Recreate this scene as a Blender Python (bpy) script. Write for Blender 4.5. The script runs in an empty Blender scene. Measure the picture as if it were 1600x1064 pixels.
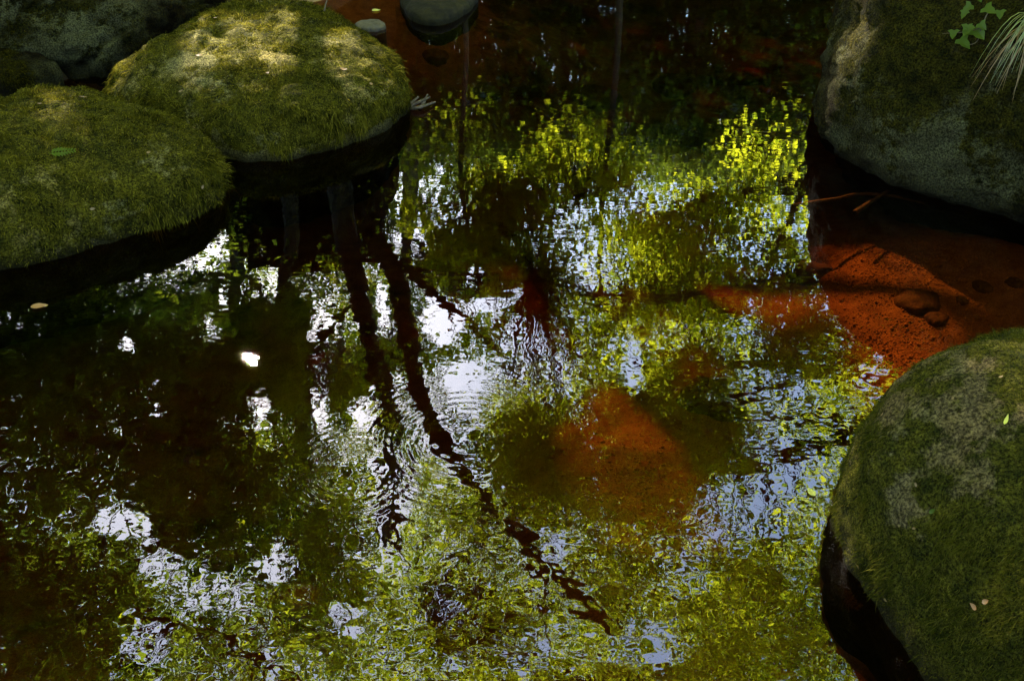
import bpy, math, random
import numpy as np
from mathutils import Vector
rng = np.random.default_rng(11)
random.seed(5)
sc = bpy.context.scene
COL = sc.collection

# ------------------------------------------------------------------ camera
F_PX, PITCH, CAM_H = 1570.0, math.radians(36.0), 2.0
cam_d = bpy.data.cameras.new('camera')
cam_d.sensor_width = 36.0
cam_d.lens = 36.0 * F_PX / 1600.0
cam_d.clip_start = 0.05
cam_d.clip_end = 2000
cam = bpy.data.objects.new('camera', cam_d)
cam.location = (0, 0, CAM_H)
cam.rotation_euler = (math.radians(90) - PITCH, 0, 0)
COL.objects.link(cam)
sc.camera = cam

# ------------------------------------------------------------------ light
SUN_EL, SUN_AZ = math.radians(35.6), math.radians(-17.9)      # azimuth from +Y, towards +X positive
SUN = np.array([math.cos(SUN_EL) * math.sin(SUN_AZ), math.cos(SUN_EL) * math.cos(SUN_AZ), math.sin(SUN_EL)])
world = bpy.data.worlds.new('World')
sc.world = world
world.use_nodes = True
wn = world.node_tree
sky = wn.nodes.new('ShaderNodeTexSky')
sky.sky_type = 'NISHITA'
sky.sun_disc = False
sky.sun_elevation = SUN_EL
sky.sun_rotation = SUN_AZ
sky.air_density = 1.0
sky.dust_density = 0.6
bg = wn.nodes['Background']
bg.inputs['Strength'].default_value = 0.15
wn.links.new(sky.outputs[0], bg.inputs['Color'])
sun_d = bpy.data.lights.new('sun', 'SUN')
sun_d.energy = 5.0
sun_d.angle = math.radians(0.53)
sun_d.color = (1.0, 0.94, 0.82)
sun = bpy.data.objects.new('sun', sun_d)
sun.rotation_euler = Vector(SUN).to_track_quat('Z', 'Y').to_euler()
sun.location = tuple(SUN * 60)
COL.objects.link(sun)

vs = sc.view_settings
vs.view_transform = 'Standard'
vs.look = 'None'
vs.gamma = 1.0
vs.exposure = 4.0
vs.use_curve_mapping = False
cy = sc.cycles
cy.use_adaptive_sampling = False
cy.use_denoising = True
cy.max_bounces = 8
cy.diffuse_bounces = 2
cy.glossy_bounces = 3
cy.transmission_bounces = 4
cy.transparent_max_bounces = 8
cy.volume_bounces = 0
cy.sample_clamp_indirect = 1.5
cy.caustics_reflective = False
cy.caustics_refractive = False

# ------------------------------------------------------------------ helpers
CP, SP = math.cos(PITCH), math.sin(PITCH)
def on_plane(px, py, z=0.0):
    a = (px - 800) / F_PX; b = (532 - py) / F_PX
    d = np.array([a, CP + b * SP, -SP + b * CP])
    t = (z - CAM_H) / d[2]
    return np.array([0, 0, CAM_H]) + d * t
def mirror_dir(px, py):
    a = (px - 800) / F_PX; b = (532 - py) / F_PX
    d = np.array([a, CP + b * SP, SP - b * CP])
    return d
def seen_in_pool(px, py, Y):
    """point at forward distance Y whose reflection in still water shows at that pixel"""
    d = mirror_dir(px, py)
    return np.array([0, 0, -CAM_H]) + d * (Y / d[1])
def mirror_px(p):
    x, y, z = p[:, 0], p[:, 1], -p[:, 2] - CAM_H
    d = y * CP - z * SP
    u = y * SP + z * CP
    d = np.where(d < 0.05, 0.05, d)
    return 800 + F_PX * x / d, 532 - F_PX * u / d

def _hash(ix, iy, iz, seed):
    h = (ix * 374761393 + iy * 668265263 + iz * 2147483647 + seed * 974634777) & 0xffffffff
    h = ((h ^ (h >> 13)) * 1274126177) & 0xffffffff
    return ((h ^ (h >> 16)) & 0xffff) / 65535.0
def vnoise(p, scale, seed=0):
    q = np.asarray(p, float) * scale
    i = np.floor(q).astype(np.int64); f = q - i
    f = f * f * f * (f * (f * 6 - 15) + 10)
    r = 0
    for dx in (0, 1):
        for dy in (0, 1):
            for dz in (0, 1):
                w = (f[:, 0] if dx else 1 - f[:, 0]) * (f[:, 1] if dy else 1 - f[:, 1]) * (f[:, 2] if dz else 1 - f[:, 2])
                r = r + w * _hash(i[:, 0] + dx, i[:, 1] + dy, i[:, 2] + dz, seed)
    return r * 2 - 1
def fbm(p, scale, octs=4, seed=0, gain=0.5):
    s = 0; a = 1.0; t = 0
    for k in range(octs):
        s = s + a * vnoise(p, scale * 2.03 ** k, seed + k * 17); t += a; a *= gain
    return s / t
def sstep(a, b, x):
    t = np.clip((x - a) / (b - a), 0, 1)
    return t * t * (3 - 2 * t)

def mesh_np(name, verts, faces, smooth=False):
    """verts (n,3); faces = list of (m,k) index arrays"""
    me = bpy.data.meshes.new(name)
    verts = np.ascontiguousarray(verts, np.float32)
    me.vertices.add(len(verts)); me.vertices.foreach_set('co', verts.ravel())
    if not isinstance(faces, list): faces = [faces]
    faces = [np.asarray(f, np.int32) for f in faces if len(f)]
    nl = sum(f.size for f in faces); npoly = sum(len(f) for f in faces)
    me.loops.add(nl); me.polygons.add(npoly)
    me.loops.foreach_set('vertex_index', np.concatenate([f.ravel() for f in faces]))
    sizes = np.concatenate([np.full(len(f), f.shape[1], np.int32) for f in faces])
    starts = np.concatenate([[0], np.cumsum(sizes)[:-1]]).astype(np.int32)
    me.polygons.foreach_set('loop_start', starts)
    me.polygons.foreach_set('use_smooth', np.full(npoly, smooth))
    me.update(calc_edges=True)
    return me
def float_attr(me, name, vals):
    a = me.attributes.new(name, 'FLOAT', 'POINT')
    a.data.foreach_set('value', np.ascontiguousarray(vals, np.float32))
def link(name, me, mat, parent=None, loc=None):
    o = bpy.data.objects.new(name, me)
    if me is not None and mat is not None and len(me.materials) == 0: me.materials.append(mat)
    COL.objects.link(o)
    if parent is not None: o.parent = parent
    if loc is not None: o.location = loc
    return o
def empty(name, loc=(0, 0, 0)):
    o = bpy.data.objects.new(name, None); o.empty_display_size = 0.1
    o.location = loc; COL.objects.link(o); return o
def tag(o, label=None, cat=None, group=None, kind=None):
    if label: o['label'] = label
    if cat: o['category'] = cat
    if group: o['group'] = group
    if kind: o['kind'] = kind
    return o
def grid_faces(nu, nv, wrap=False):
    i, j = np.meshgrid(np.arange(nu - 1), np.arange(nv if wrap else nv - 1), indexing='ij')
    j2 = (j + 1) % nv
    return np.stack([i * nv + j, i * nv + j2, (i + 1) * nv + j2, (i + 1) * nv + j], -1).reshape(-1, 4)
def smooth_line(pts, n):
    pts = np.asarray(pts, float)
    k = len(pts)
    t = np.linspace(0, k - 1, n); i = np.clip(np.floor(t).astype(int), 0, k - 2); f = (t - i)[:, None]
    e = np.vstack([2 * pts[0] - pts[1], pts, 2 * pts[-1] - pts[-2]])
    a, b, c, d = e[i], e[i + 1], e[i + 2], e[i + 3]
    return 0.5 * ((2 * b) + (-a + c) * f + (2 * a - 5 * b + 4 * c - d) * f ** 2 + (-a + 3 * b - 3 * c + d) * f ** 3)
class Tubes:
    def __init__(s): s.v = []; s.f = []; s.n = 0
    def add(s, pts, r0, r1=None, sides=8, rough=0.0, power=1.0):
        pts = np.asarray(pts, float); n = len(pts)
        r1 = r0 * 0.5 if r1 is None else r1
        rad = r0 + (r1 - r0) * np.linspace(0, 1, n) ** power
        tg = np.gradient(pts, axis=0); tg /= np.linalg.norm(tg, axis=1)[:, None] + 1e-9
        ref = np.array([0.31, 0.2, 0.93]) if abs(tg[0] @ np.array([0.31, 0.2, 0.93])) < 0.9 else np.array([1., 0, 0])
        u = np.cross(tg, ref); u /= np.linalg.norm(u, axis=1)[:, None] + 1e-9
        w = np.cross(tg, u)
        a = np.linspace(0, 2 * np.pi, sides, endpoint=False)
        R = rad[:, None] * np.ones(sides)
        if rough:
            pr = (pts[:, None] + R[..., None] * (np.cos(a)[None, :, None] * u[:, None] + np.sin(a)[None, :, None] * w[:, None])).reshape(-1, 3)
            R = R * (1 + rough * fbm(pr, 3.0, 3, 5).reshape(R.shape))
        p = pts[:, None] + R[..., None] * (np.cos(a)[None, :, None] * u[:, None] + np.sin(a)[None, :, None] * w[:, None])
        s.v.append(p.reshape(-1, 3)); s.f.append(grid_faces(n, sides, True) + s.n); s.n += n * sides
        return s
    def mesh(s, name): return mesh_np(name, np.vstack(s.v), np.vstack(s.f), True)

# ------------------------------------------------------------------ materials
class NT:
    def __init__(s, name):
        s.m = bpy.data.materials.new(name); s.m.use_nodes = True
        s.t = s.m.node_tree; s.t.nodes.clear()
        s.out = s.n('ShaderNodeOutputMaterial')
    def n(s, typ, **kw):
        nd = s.t.nodes.new(typ)
        for k, v in kw.items():
            if k.startswith('i_'):
                key = k[2:]
                nd.inputs[int(key) if key.isdigit() else key.replace('_', ' ')].default_value = v
            else: setattr(nd, k, v)
        return nd
    def l(s, a, b): s.t.links.new(a, b)
    def coords(s, obj=True): return s.n('ShaderNodeTexCoord').outputs['Object']
    def noise(s, co, scale, detail=4, rough=0.55, dist=0.0):
        nd = s.n('ShaderNodeTexNoise', i_Scale=scale, i_Detail=detail, i_Roughness=rough, i_Distortion=dist)
        s.l(co, nd.inputs['Vector']); return nd.outputs['Fac']
    def ramp(s, v, stops):
        r = s.n('ShaderNodeValToRGB')
        e = r.color_ramp.elements
        while len(e) < len(stops): e.new(0.5)
        for q, (p, c) in zip(e, stops):
            q.position = p; q.color = (c[0], c[1], c[2], 1) if not np.isscalar(c) else (c, c, c, 1)
        s.l(v, r.inputs[0]); return r.outputs[0]
    def mix(s, f, a, b, mode='MIX'):
        m = s.n('ShaderNodeMix', data_type='RGBA', blend_type=mode)
        for sock, v in ((m.inputs[0], f), (m.inputs[6], a), (m.inputs[7], b)):
            if hasattr(v, 'is_output'): s.l(v, sock)
            elif np.isscalar(v): sock.default_value = v
            else: sock.default_value = (*v, 1)
        return m.outputs[2]
    def math(s, op, a, b=None, c=None, clamp=False):
        m = s.n('ShaderNodeMath', operation=op, use_clamp=clamp)
        for i, v in enumerate((a, b, c)):
            if v is None: continue
            if hasattr(v, 'is_output'): s.l(v, m.inputs[i])
            else: m.inputs[i].default_value = v
        return m.outputs[0]
    def bump(s, h, strength, dist, normal=None):
        b = s.n('ShaderNodeBump', i_Strength=strength, i_Distance=dist)
        s.l(h, b.inputs['Height'])
        if normal is not None: s.l(normal, b.inputs['Normal'])
        return b.outputs[0]
    def attr(s, name): return s.n('ShaderNodeAttribute', attribute_name=name).outputs['Fac']
    def principled(s, color, rough=0.9, normal=None, spec=0.3):
        p = s.n('ShaderNodeBsdfPrincipled')
        p.inputs['Specular IOR Level'].default_value = spec
        for sock, v in ((p.inputs['Base Color'], color), (p.inputs['Roughness'], rough)):
            if hasattr(v, 'is_output'): s.l(v, sock)
            elif np.isscalar(v): sock.default_value = v
            else: sock.default_value = (*v, 1)
        if normal is not None: s.l(normal, p.inputs['Normal'])
        s.l(p.outputs[0], s.out.inputs['Surface']); return p

def m_boulder(name, rock, moss, deep):
    t = NT(name); co = t.coords()
    cover = t.attr('moss_cover')
    fine = t.noise(co, 70, 6, 0.65); mid = t.noise(co, 9, 5, 0.6); big = t.noise(co, 2.6, 3)
    mossc = t.mix(t.ramp(t.noise(co, 16, 6, 0.7), [(0.38, 0.0), (0.62, 1.0)]), deep, moss)
    mossc = t.mix(t.ramp(fine, [(0.35, 0.0), (0.7, 0.8)]), t.mix(0.55, mossc, (0.012, 0.014, 0.003)), mossc)
    rockc = t.mix(t.ramp(t.noise(co, 34, 5, 0.7), [(0.35, 0.0), (0.65, 1.0)]), tuple(0.45 * c for c in rock), rock)
    rockc = t.mix(t.ramp(big, [(0.4, 0), (0.6, 0.5)]), rockc, (0.12, 0.115, 0.05))
    f = t.math('ADD', cover, t.math('MULTIPLY', t.math('SUBTRACT', t.noise(co, 26, 5, 0.7), 0.5), 1.6))
    base = t.mix(t.ramp(f, [(0.3, 0), (0.55, 1)]), rockc, mossc)
    h = t.math('ADD', fine, t.math('MULTIPLY', t.noise(co, 260, 3, 0.6), 0.5))
    speck = t.ramp(t.noise(co, 130, 4, 0.75), [(0.42, 0.35), (0.5, 1.0), (0.62, 1.9)])
    base = t.mix(1.0, base, speck, 'MULTIPLY')
    wet = t.attr('wetness')
    base = t.mix(wet, base, t.mix(0.85, base, (0.008, 0.006, 0.003)))
    nrm = t.bump(t.math('ADD', h, t.math('MULTIPLY', t.noise(co, 28, 5, 0.7), 1.3)), 1.0, 0.02)
    t.principled(base, t.math('SUBTRACT', 0.95, t.math('MULTIPLY', wet, 0.45)), nrm, 0.04)
    return t.m
def m_moss(name, a, b, c):
    t = NT(name); co = t.coords()
    r = t.n('ShaderNodeNewGeometry').outputs['Random Per Island']
    col = t.mix(t.ramp(t.noise(co, 15, 5, 0.65), [(0.38, 0), (0.62, 1)]), a, b)
    col = t.mix(t.ramp(r, [(0.6, 0), (1.0, 0.9)]), col, c)
    d = t.n('ShaderNodeBsdfDiffuse'); t.l(col, d.inputs['Color'])
    tr = t.n('ShaderNodeBsdfTranslucent'); t.l(col, tr.inputs['Color'])
    mx = t.n('ShaderNodeMixShader', i_0=0.35)
    t.l(d.outputs[0], mx.inputs[1]); t.l(tr.outputs[0], mx.inputs[2]); t.l(mx.outputs[0], t.out.inputs['Surface'])
    return t.m
def m_leaf(name, refl, trans, refl2, trans2, gloss=0.05, mixf=0.62):
    t = NT(name)
    r = t.n('ShaderNodeNewGeometry').outputs['Random Per Island']
    r = t.ramp(r, [(0.35, 0), (0.8, 1)])
    cr = t.mix(r, refl, refl2); ct = t.mix(r, trans, trans2)
    d = t.n('ShaderNodeBsdfDiffuse'); t.l(cr, d.inputs['Color'])
    tr = t.n('ShaderNodeBsdfTranslucent'); t.l(ct, tr.inputs['Color'])
    mx = t.n('ShaderNodeAddShader')
    t.l(d.outputs[0], mx.inputs[0]); t.l(tr.outputs[0], mx.inputs[1])
    g = t.n('ShaderNodeBsdfGlossy', i_Roughness=0.45); g.inputs['Color'].default_value = (1, 1, 1, 1)
    m2 = t.n('ShaderNodeMixShader', i_0=gloss)
    t.l(mx.outputs[0], m2.inputs[1]); t.l(g.outputs[0], m2.inputs[2]); t.l(m2.outputs[0], t.out.inputs['Surface'])
    return t.m
def m_bark(name, a, b, green):
    t = NT(name); co = t.coords()
    mp = t.n('ShaderNodeMapping'); mp.inputs['Scale'].default_value = (1, 1, 0.25); t.l(co, mp.inputs['Vector'])
    n1 = t.noise(mp.outputs[0], 30, 5, 0.65)
    col = t.mix(t.ramp(n1, [(0.35, 0), (0.65, 1)]), a, b)
    col = t.mix(t.ramp(t.noise(co, 3, 4), [(0.45, 0), (0.65, 0.7)]), col, green)
    t.principled(col, 0.9, t.bump(n1, 0.9, 0.02), 0.2)
    return t.m
def m_plain(name, c1, c2, scale=30, rough=0.8, bump=0.004, spec=0.3):
    t = NT(name); co = t.coords()
    n = t.noise(co, scale, 5, 0.65)
    t.principled(t.mix(t.ramp(n, [(0.35, 0), (0.65, 1)]), c1, c2), rough, t.bump(n, 0.8, bump), spec)
    return t.m

M = {}
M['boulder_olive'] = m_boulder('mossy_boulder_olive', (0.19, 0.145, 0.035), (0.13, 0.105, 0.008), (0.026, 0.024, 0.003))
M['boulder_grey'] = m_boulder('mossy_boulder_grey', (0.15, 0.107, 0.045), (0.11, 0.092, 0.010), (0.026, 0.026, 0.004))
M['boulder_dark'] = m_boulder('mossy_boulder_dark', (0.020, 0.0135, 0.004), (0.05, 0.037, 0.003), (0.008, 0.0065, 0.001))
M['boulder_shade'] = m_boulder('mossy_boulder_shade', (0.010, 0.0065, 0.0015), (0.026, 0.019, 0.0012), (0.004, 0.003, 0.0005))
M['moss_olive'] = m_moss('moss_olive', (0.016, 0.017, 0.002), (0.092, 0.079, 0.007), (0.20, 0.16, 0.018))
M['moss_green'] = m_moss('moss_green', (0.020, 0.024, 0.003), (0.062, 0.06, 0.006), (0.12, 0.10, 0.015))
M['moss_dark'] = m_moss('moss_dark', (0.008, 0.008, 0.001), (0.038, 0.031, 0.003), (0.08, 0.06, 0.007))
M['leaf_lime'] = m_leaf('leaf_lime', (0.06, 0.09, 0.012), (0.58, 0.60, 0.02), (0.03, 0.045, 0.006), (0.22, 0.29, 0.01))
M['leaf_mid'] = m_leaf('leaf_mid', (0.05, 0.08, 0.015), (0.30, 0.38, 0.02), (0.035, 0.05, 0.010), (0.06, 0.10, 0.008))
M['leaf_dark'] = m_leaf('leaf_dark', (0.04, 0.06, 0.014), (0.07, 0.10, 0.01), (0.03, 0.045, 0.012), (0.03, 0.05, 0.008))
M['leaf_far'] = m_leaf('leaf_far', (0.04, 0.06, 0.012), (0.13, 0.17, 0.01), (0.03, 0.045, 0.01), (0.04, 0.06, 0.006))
M['leaf_ivy'] = m_leaf('leaf_ivy', (0.04, 0.065, 0.004), (0.09, 0.14, 0.006), (0.03, 0.045, 0.004), (0.06, 0.09, 0.006), 0.01)
M['blade'] = m_leaf('grass_blade', (0.06, 0.085, 0.008), (0.12, 0.16, 0.010), (0.08, 0.085, 0.015), (0.18, 0.17, 0.05), 0.06)
M['straw'] = m_leaf('dry_blade', (0.16, 0.115, 0.05), (0.10, 0.06, 0.02), (0.12, 0.06, 0.025), (0.08, 0.04, 0.012), 0.02)
M['yellow_leaf'] = m_leaf('yellow_leaf', (0.42, 0.40, 0.05), (0.25, 0.22, 0.02), (0.40, 0.36, 0.06), (0.2, 0.2, 0.02), 0.05)
M['brown_leaf'] = m_leaf('brown_leaf', (0.30, 0.15, 0.05), (0.10, 0.05, 0.01), (0.24, 0.11, 0.04), (0.08, 0.03, 0.01), 0.04)
M['bark'] = m_bark('bark', (0.035, 0.028, 0.02), (0.10, 0.085, 0.06), (0.05, 0.06, 0.02))
M['twig'] = m_plain('twig_wood', (0.05, 0.035, 0.02), (0.12, 0.085, 0.05), 40)
M['stone_wet'] = m_plain('wet_stone', (0.006, 0.005, 0.002), (0.022, 0.018, 0.006), 14, 0.75, 0.012, 0.12)
M['stone_grey'] = m_plain('grey_stone', (0.05, 0.04, 0.025), (0.11, 0.09, 0.06), 25, 0.9, 0.006)
M['stone_bed'] = m_plain('bed_stone', (0.05, 0.036, 0.022), (0.13, 0.09, 0.05), 14, 0.8, 0.012)
M['gravel'] = m_plain('gravel', (0.22, 0.14, 0.07), (0.48, 0.32, 0.17), 22, 0.8, 0.004)

def m_ground():
    t = NT('forest_floor'); co = t.coords()
    n = t.noise(co, 5, 6, 0.65)
    col = t.mix(t.ramp(n, [(0.38, 0), (0.62, 1)]), (0.035, 0.024, 0.012), (0.085, 0.06, 0.03))
    col = t.mix(t.ramp(t.noise(co, 1.1, 4), [(0.45, 0), (0.62, 1)]), col, (0.04, 0.045, 0.01))
    t.principled(col, 0.95, t.bump(t.noise(co, 24, 6, 0.7), 1, 0.03), 0.2)
    return t.m
def m_bed():
    t = NT('sand_bed'); co = t.coords()
    grain = t.noise(co, 190, 3, 0.7); mid = t.noise(co, 14, 5, 0.6); big = t.noise(co, 1.7, 5, 0.6, 0.6)
    col = t.mix(t.ramp(mid, [(0.33, 0), (0.66, 1)]), (0.26, 0.16, 0.07), (0.50, 0.33, 0.16))
    col = t.mix(t.ramp(grain, [(0.32, 0.75), (0.6, 0)]), col, (0.12, 0.07, 0.03))
    silt_and_sun = t.attr('silt_and_sun')
    f = t.math('ADD', silt_and_sun, t.math('MULTIPLY', t.math('SUBTRACT', t.noise(co, 5, 5, 0.6), 0.5), 1.3))
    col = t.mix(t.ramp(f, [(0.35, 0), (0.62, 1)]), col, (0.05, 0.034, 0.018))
    sz = t.n('ShaderNodeSeparateXYZ'); t.l(co, sz.inputs[0])
    dry = t.math('ADD', sz.outputs[2], t.math('MULTIPLY', t.math('SUBTRACT', t.noise(co, 7, 4), 0.5), 0.12))
    floor = t.mix(t.ramp(t.noise(co, 11, 6, 0.65), [(0.38, 0), (0.62, 1)]), (0.012, 0.007, 0.002), (0.045, 0.027, 0.008))
    col = t.mix(t.ramp(t.math('ADD', dry, 0.5), [(0.49, 0), (0.53, 1)]), col, floor)
    t.principled(col, 0.9, t.bump(t.math('ADD', grain, mid), 0.8, 0.012), 0.2)
    return t.m
M['ground'] = m_ground(); M['bed'] = m_bed()

RINGS = [  # drip rings spreading on the pool: centre x, y, wavelength, reach, amplitude in mm
    (*on_plane(722, 688)[:2], 0.027, 0.32, 0.06), (*on_plane(795, 285)[:2], 0.045, 0.16, 0.05), (*on_plane(545, 735)[:2], 0.025, 0.20, 0.045)]
def m_water():
    t = NT('stream_water'); co = t.coords()
    sep = t.n('ShaderNodeSeparateXYZ'); t.l(co, sep.inputs[0])
    X, Y = sep.outputs[0], sep.outputs[1]
    def amp(lo, hi, a, b): return t.math('ADD', a, t.math('MULTIPLY', t.ramp(t.math('DIVIDE', Y, 10), [(lo / 10, 0), (hi / 10, 1)]), b - a))
    near = amp(1.7, 3.6, 1.0, 0.0)               # rougher water close to the near bank, calm further out
    # millimetres
    n_small = t.noise(co, 25, 0.4, 0.5, 0.3); n_mid = t.noise(co, 9.0, 0.6, 0.5, 0.3)
    mp = t.n('ShaderNodeMapping'); mp.inputs['Scale'].default_value = (0.55, 1.5, 1); t.l(co, mp.inputs['Vector'])
    n_long = t.noise(mp.outputs[0], 11, 2, 0.5)
    patch = t.ramp(t.noise(co, 0.9, 2), [(0.35, 0.65), (0.62, 1.0)])
    h = t.math('MULTIPLY', t.math('MULTIPLY', n_small, t.math('ADD', 0.05, t.math('MULTIPLY', near, 0.95))), 0.42)
    h = t.math('ADD', h, t.math('MULTIPLY', t.math('MULTIPLY', n_mid, t.math('ADD', 0.22, t.math('MULTIPLY', near, 0.78))), 0.80))
    h = t.math('ADD', h, t.math('MULTIPLY', n_long, 0.26))
    h = t.math('MULTIPLY', h, patch)
    for cx, cyy, lam, reach, am in RINGS:
        dx = t.math('SUBTRACT', X, cx); dy = t.math('SUBTRACT', Y, cyy)
        r = t.math('SQRT', t.math('ADD', t.math('MULTIPLY', dx, dx), t.math('MULTIPLY', dy, dy)))
        rr = t.math('ADD', r, t.math('MULTIPLY', t.noise(co, 4, 2), 0.03))
        env = t.math('POWER', 2.718, t.math('MULTIPLY', t.math('POWER', t.math('DIVIDE', t.math('SUBTRACT', r, reach * 0.6), reach * 0.42), 2.0), -1.0))
        h = t.math('ADD', h, t.math('MULTIPLY', t.math('MULTIPLY', t.math('SINE', t.math('MULTIPLY', rr, 2 * math.pi / lam)), t.math('MULTIPLY', env, t.ramp(t.noise(co, 5, 1), [(0.4, 0.1), (0.62, 1.0)]))), am))
    nrm = t.bump(h, 1.0, 0.001)
    lw = t.n('ShaderNodeLayerWeight', i_Blend=0.5); t.l(nrm, lw.inputs['Normal'])      # Schlick reflectance
    fr = t.math('ADD', 0.05, t.math('MULTIPLY', t.math('POWER', lw.outputs['Facing'], 5.0), 0.95), clamp=True)
    tr = t.n('ShaderNodeBsdfTransparent'); tr.inputs['Color'].default_value = (0.49, 0.30, 0.14, 1)
    gl = t.n('ShaderNodeBsdfGlossy', i_Roughness=0.0); t.l(nrm, gl.inputs['Normal'])
    mx = t.n('ShaderNodeMixShader'); t.l(fr, mx.inputs[0]); t.l(tr.outputs[0], mx.inputs[1]); t.l(gl.outputs[0], mx.inputs[2])
    t.l(mx.outputs[0], t.out.inputs['Surface'])
    va = t.n('ShaderNodeVolumeAbsorption', i_Density=3.0); va.inputs['Color'].default_value = (0.49, 0.27, 0.09, 1)
    t.l(va.outputs[0], t.out.inputs['Volume'])
    return t.m
M['water'] = m_water()

# ------------------------------------------------------------------ ground, stream bed, water
POOL = np.array([(-3.4, 0.9), (-3.4, 4.3), (-2.5, 4.75), (-1.75, 5.3), (-1.55, 5.95), (-0.75, 6.5), (-0.5, 8.6), (1.5, 9.2), (3.2, 8.6), (4.4, 6.5),
                 (4.2, 3.5), (3.2, 2.0), (1.7, 0.85), (-1.5, 0.7)])
def pool_dist(p):
    d = np.full(len(p), 1e9); inside = np.zeros(len(p), bool)
    n = len(POOL)
    for i in range(n):
        a, b = POOL[i], POOL[(i + 1) % n]
        ab = b - a; t = np.clip(((p - a) @ ab) / (ab @ ab), 0, 1)
        d = np.minimum(d, np.linalg.norm(p - (a + t[:, None] * ab), axis=1))
        c = (a[1] > p[:, 1]) != (b[1] > p[:, 1])
        with np.errstate(divide='ignore', invalid='ignore'):
            xx = (b[0] - a[0]) * (p[:, 1] - a[1]) / (b[1] - a[1]) + a[0]
        inside ^= c & (p[:, 0] < xx)
    return np.where(inside, d, -d)
def height(xy):
    p3 = np.column_stack([xy, np.zeros(len(xy))])
    d = pool_dist(xy)
    depth = 0.06 + 0.40 * sstep(0.0, 1.5, d)
    depth *= 1 - 0.76 * np.exp(-(np.abs((xy[:, 0] - 2.05) / 0.95) ** 2.6 + np.abs((xy[:, 1] - 3.35) / 0.85) ** 2.6))
    depth *= 1 - 0.45 * np.exp(-(((xy[:, 0] - 0.45) / 0.5) ** 2 + ((xy[:, 1] - 2.2) / 0.8) ** 2))
    depth *= 1 - 0.6 * np.exp(-(((xy[:, 0] + 0.6) / 0.7) ** 2 + ((xy[:, 1] - 6.2) / 0.6) ** 2))
    h_in = -depth + 0.035 * fbm(p3, 1.6, 4, 3) + 0.012 * fbm(p3, 9, 3, 8)
    o = np.maximum(-d, 0)
    y = xy[:, 1]
    h_out = -0.06 + 0.30 * sstep(0, 0.7, o) + 0.05 * np.minimum(o, 12) + 0.12 * fbm(p3, 0.7, 4, 21) * sstep(0, 1, o) \
        + 0.14 * np.clip(y - 10, 0, 60) * sstep(0, 1, o) + 0.25 * np.clip(-xy[:, 0] - 5, 0, 8) + 0.12 * np.clip(xy[:, 0] - 6, 0, 8)
    return np.where(d > 0, h_in, h_out)

BX0, BX1, BY0, BY1 = -5.0, 5.5, -0.5, 10.0
gx = np.linspace(BX0, BX1, 261); gy = np.linspace(BY0, BY1, 261)
XX, YY = np.meshgrid(gx, gy, indexing='ij')
xy = np.column_stack([XX.ravel(), YY.ravel()])
zz = height(xy)
me = mesh_np('streambed', np.column_stack([xy, zz]), grid_faces(261, 261), True)
p3 = np.column_stack([xy, zz])
silt_and_sun = np.clip(0.30 + 0.75 * fbm(p3, 1.1, 4, 61), 0, 1)
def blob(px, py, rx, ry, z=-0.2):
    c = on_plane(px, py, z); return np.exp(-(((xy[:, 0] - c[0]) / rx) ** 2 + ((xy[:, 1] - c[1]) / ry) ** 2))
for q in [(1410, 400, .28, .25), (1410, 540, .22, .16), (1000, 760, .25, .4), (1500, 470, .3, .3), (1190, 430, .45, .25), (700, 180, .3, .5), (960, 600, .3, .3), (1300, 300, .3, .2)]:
    silt_and_sun = silt_and_sun - 0.9 * blob(*q)  # sunlit spots put into the sand colour as lighter patches
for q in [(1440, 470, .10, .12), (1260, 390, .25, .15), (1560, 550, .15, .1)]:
    silt_and_sun = silt_and_sun + 0.8 * blob(*q)
float_attr(me, 'silt_and_sun', np.clip(silt_and_sun, 0, 1))
bed = tag(link('streambed', me, M['bed']), 'orange sandy stream bed under clear peat-brown water', kind='structure')
# surrounding ground with the bed left out
lines = lambda a, b, far: np.unique(np.concatenate([-np.geomspace(1, far, 28) + a, np.linspace(a, b, 22), b + np.geomspace(1, far, 28), [a - .5, b + .5]]))
ax, ay = lines(BX0 + .02, BX1 - .02, 220), lines(BY0 + .02, BY1 - .02, 220)
XX, YY = np.meshgrid(ax, ay, indexing='ij')
gxy = np.column_stack([XX.ravel(), YY.ravel()])
gz = height(gxy)
inn = (gxy[:, 0] > BX0 + .01) & (gxy[:, 0] < BX1 - .01) & (gxy[:, 1] > BY0 + .01) & (gxy[:, 1] < BY1 - .01)
gz = np.where(inn, gz - 0.03, gz)
gf = grid_faces(len(ax), len(ay))
keep = ~inn[gf].all(1)
me = mesh_np('ground', np.column_stack([gxy, gz]), gf[keep], True)
tag(link('ground', me, M['ground']), 'dark leaf-littered woodland floor round the stream', kind='structure')
# water body
v = [(x, y, z) for z in (-1.4, 0.0) for (x, y) in ((BX0 + .3, BY0 + .3), (BX1 - .3, BY0 + .3), (BX1 - .3, BY1 - .3), (BX0 + .3, BY1 - .3))]
me = mesh_np('water', np.array(v), np.array([(0, 3, 2, 1), (4, 5, 6, 7), (0, 1, 5, 4), (1, 2, 6, 5), (2, 3, 7, 6), (3, 0, 4, 7)]))
tag(link('water', me, M['water']), 'still dark stream pool mirroring leaves and sky', kind='structure')

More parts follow.
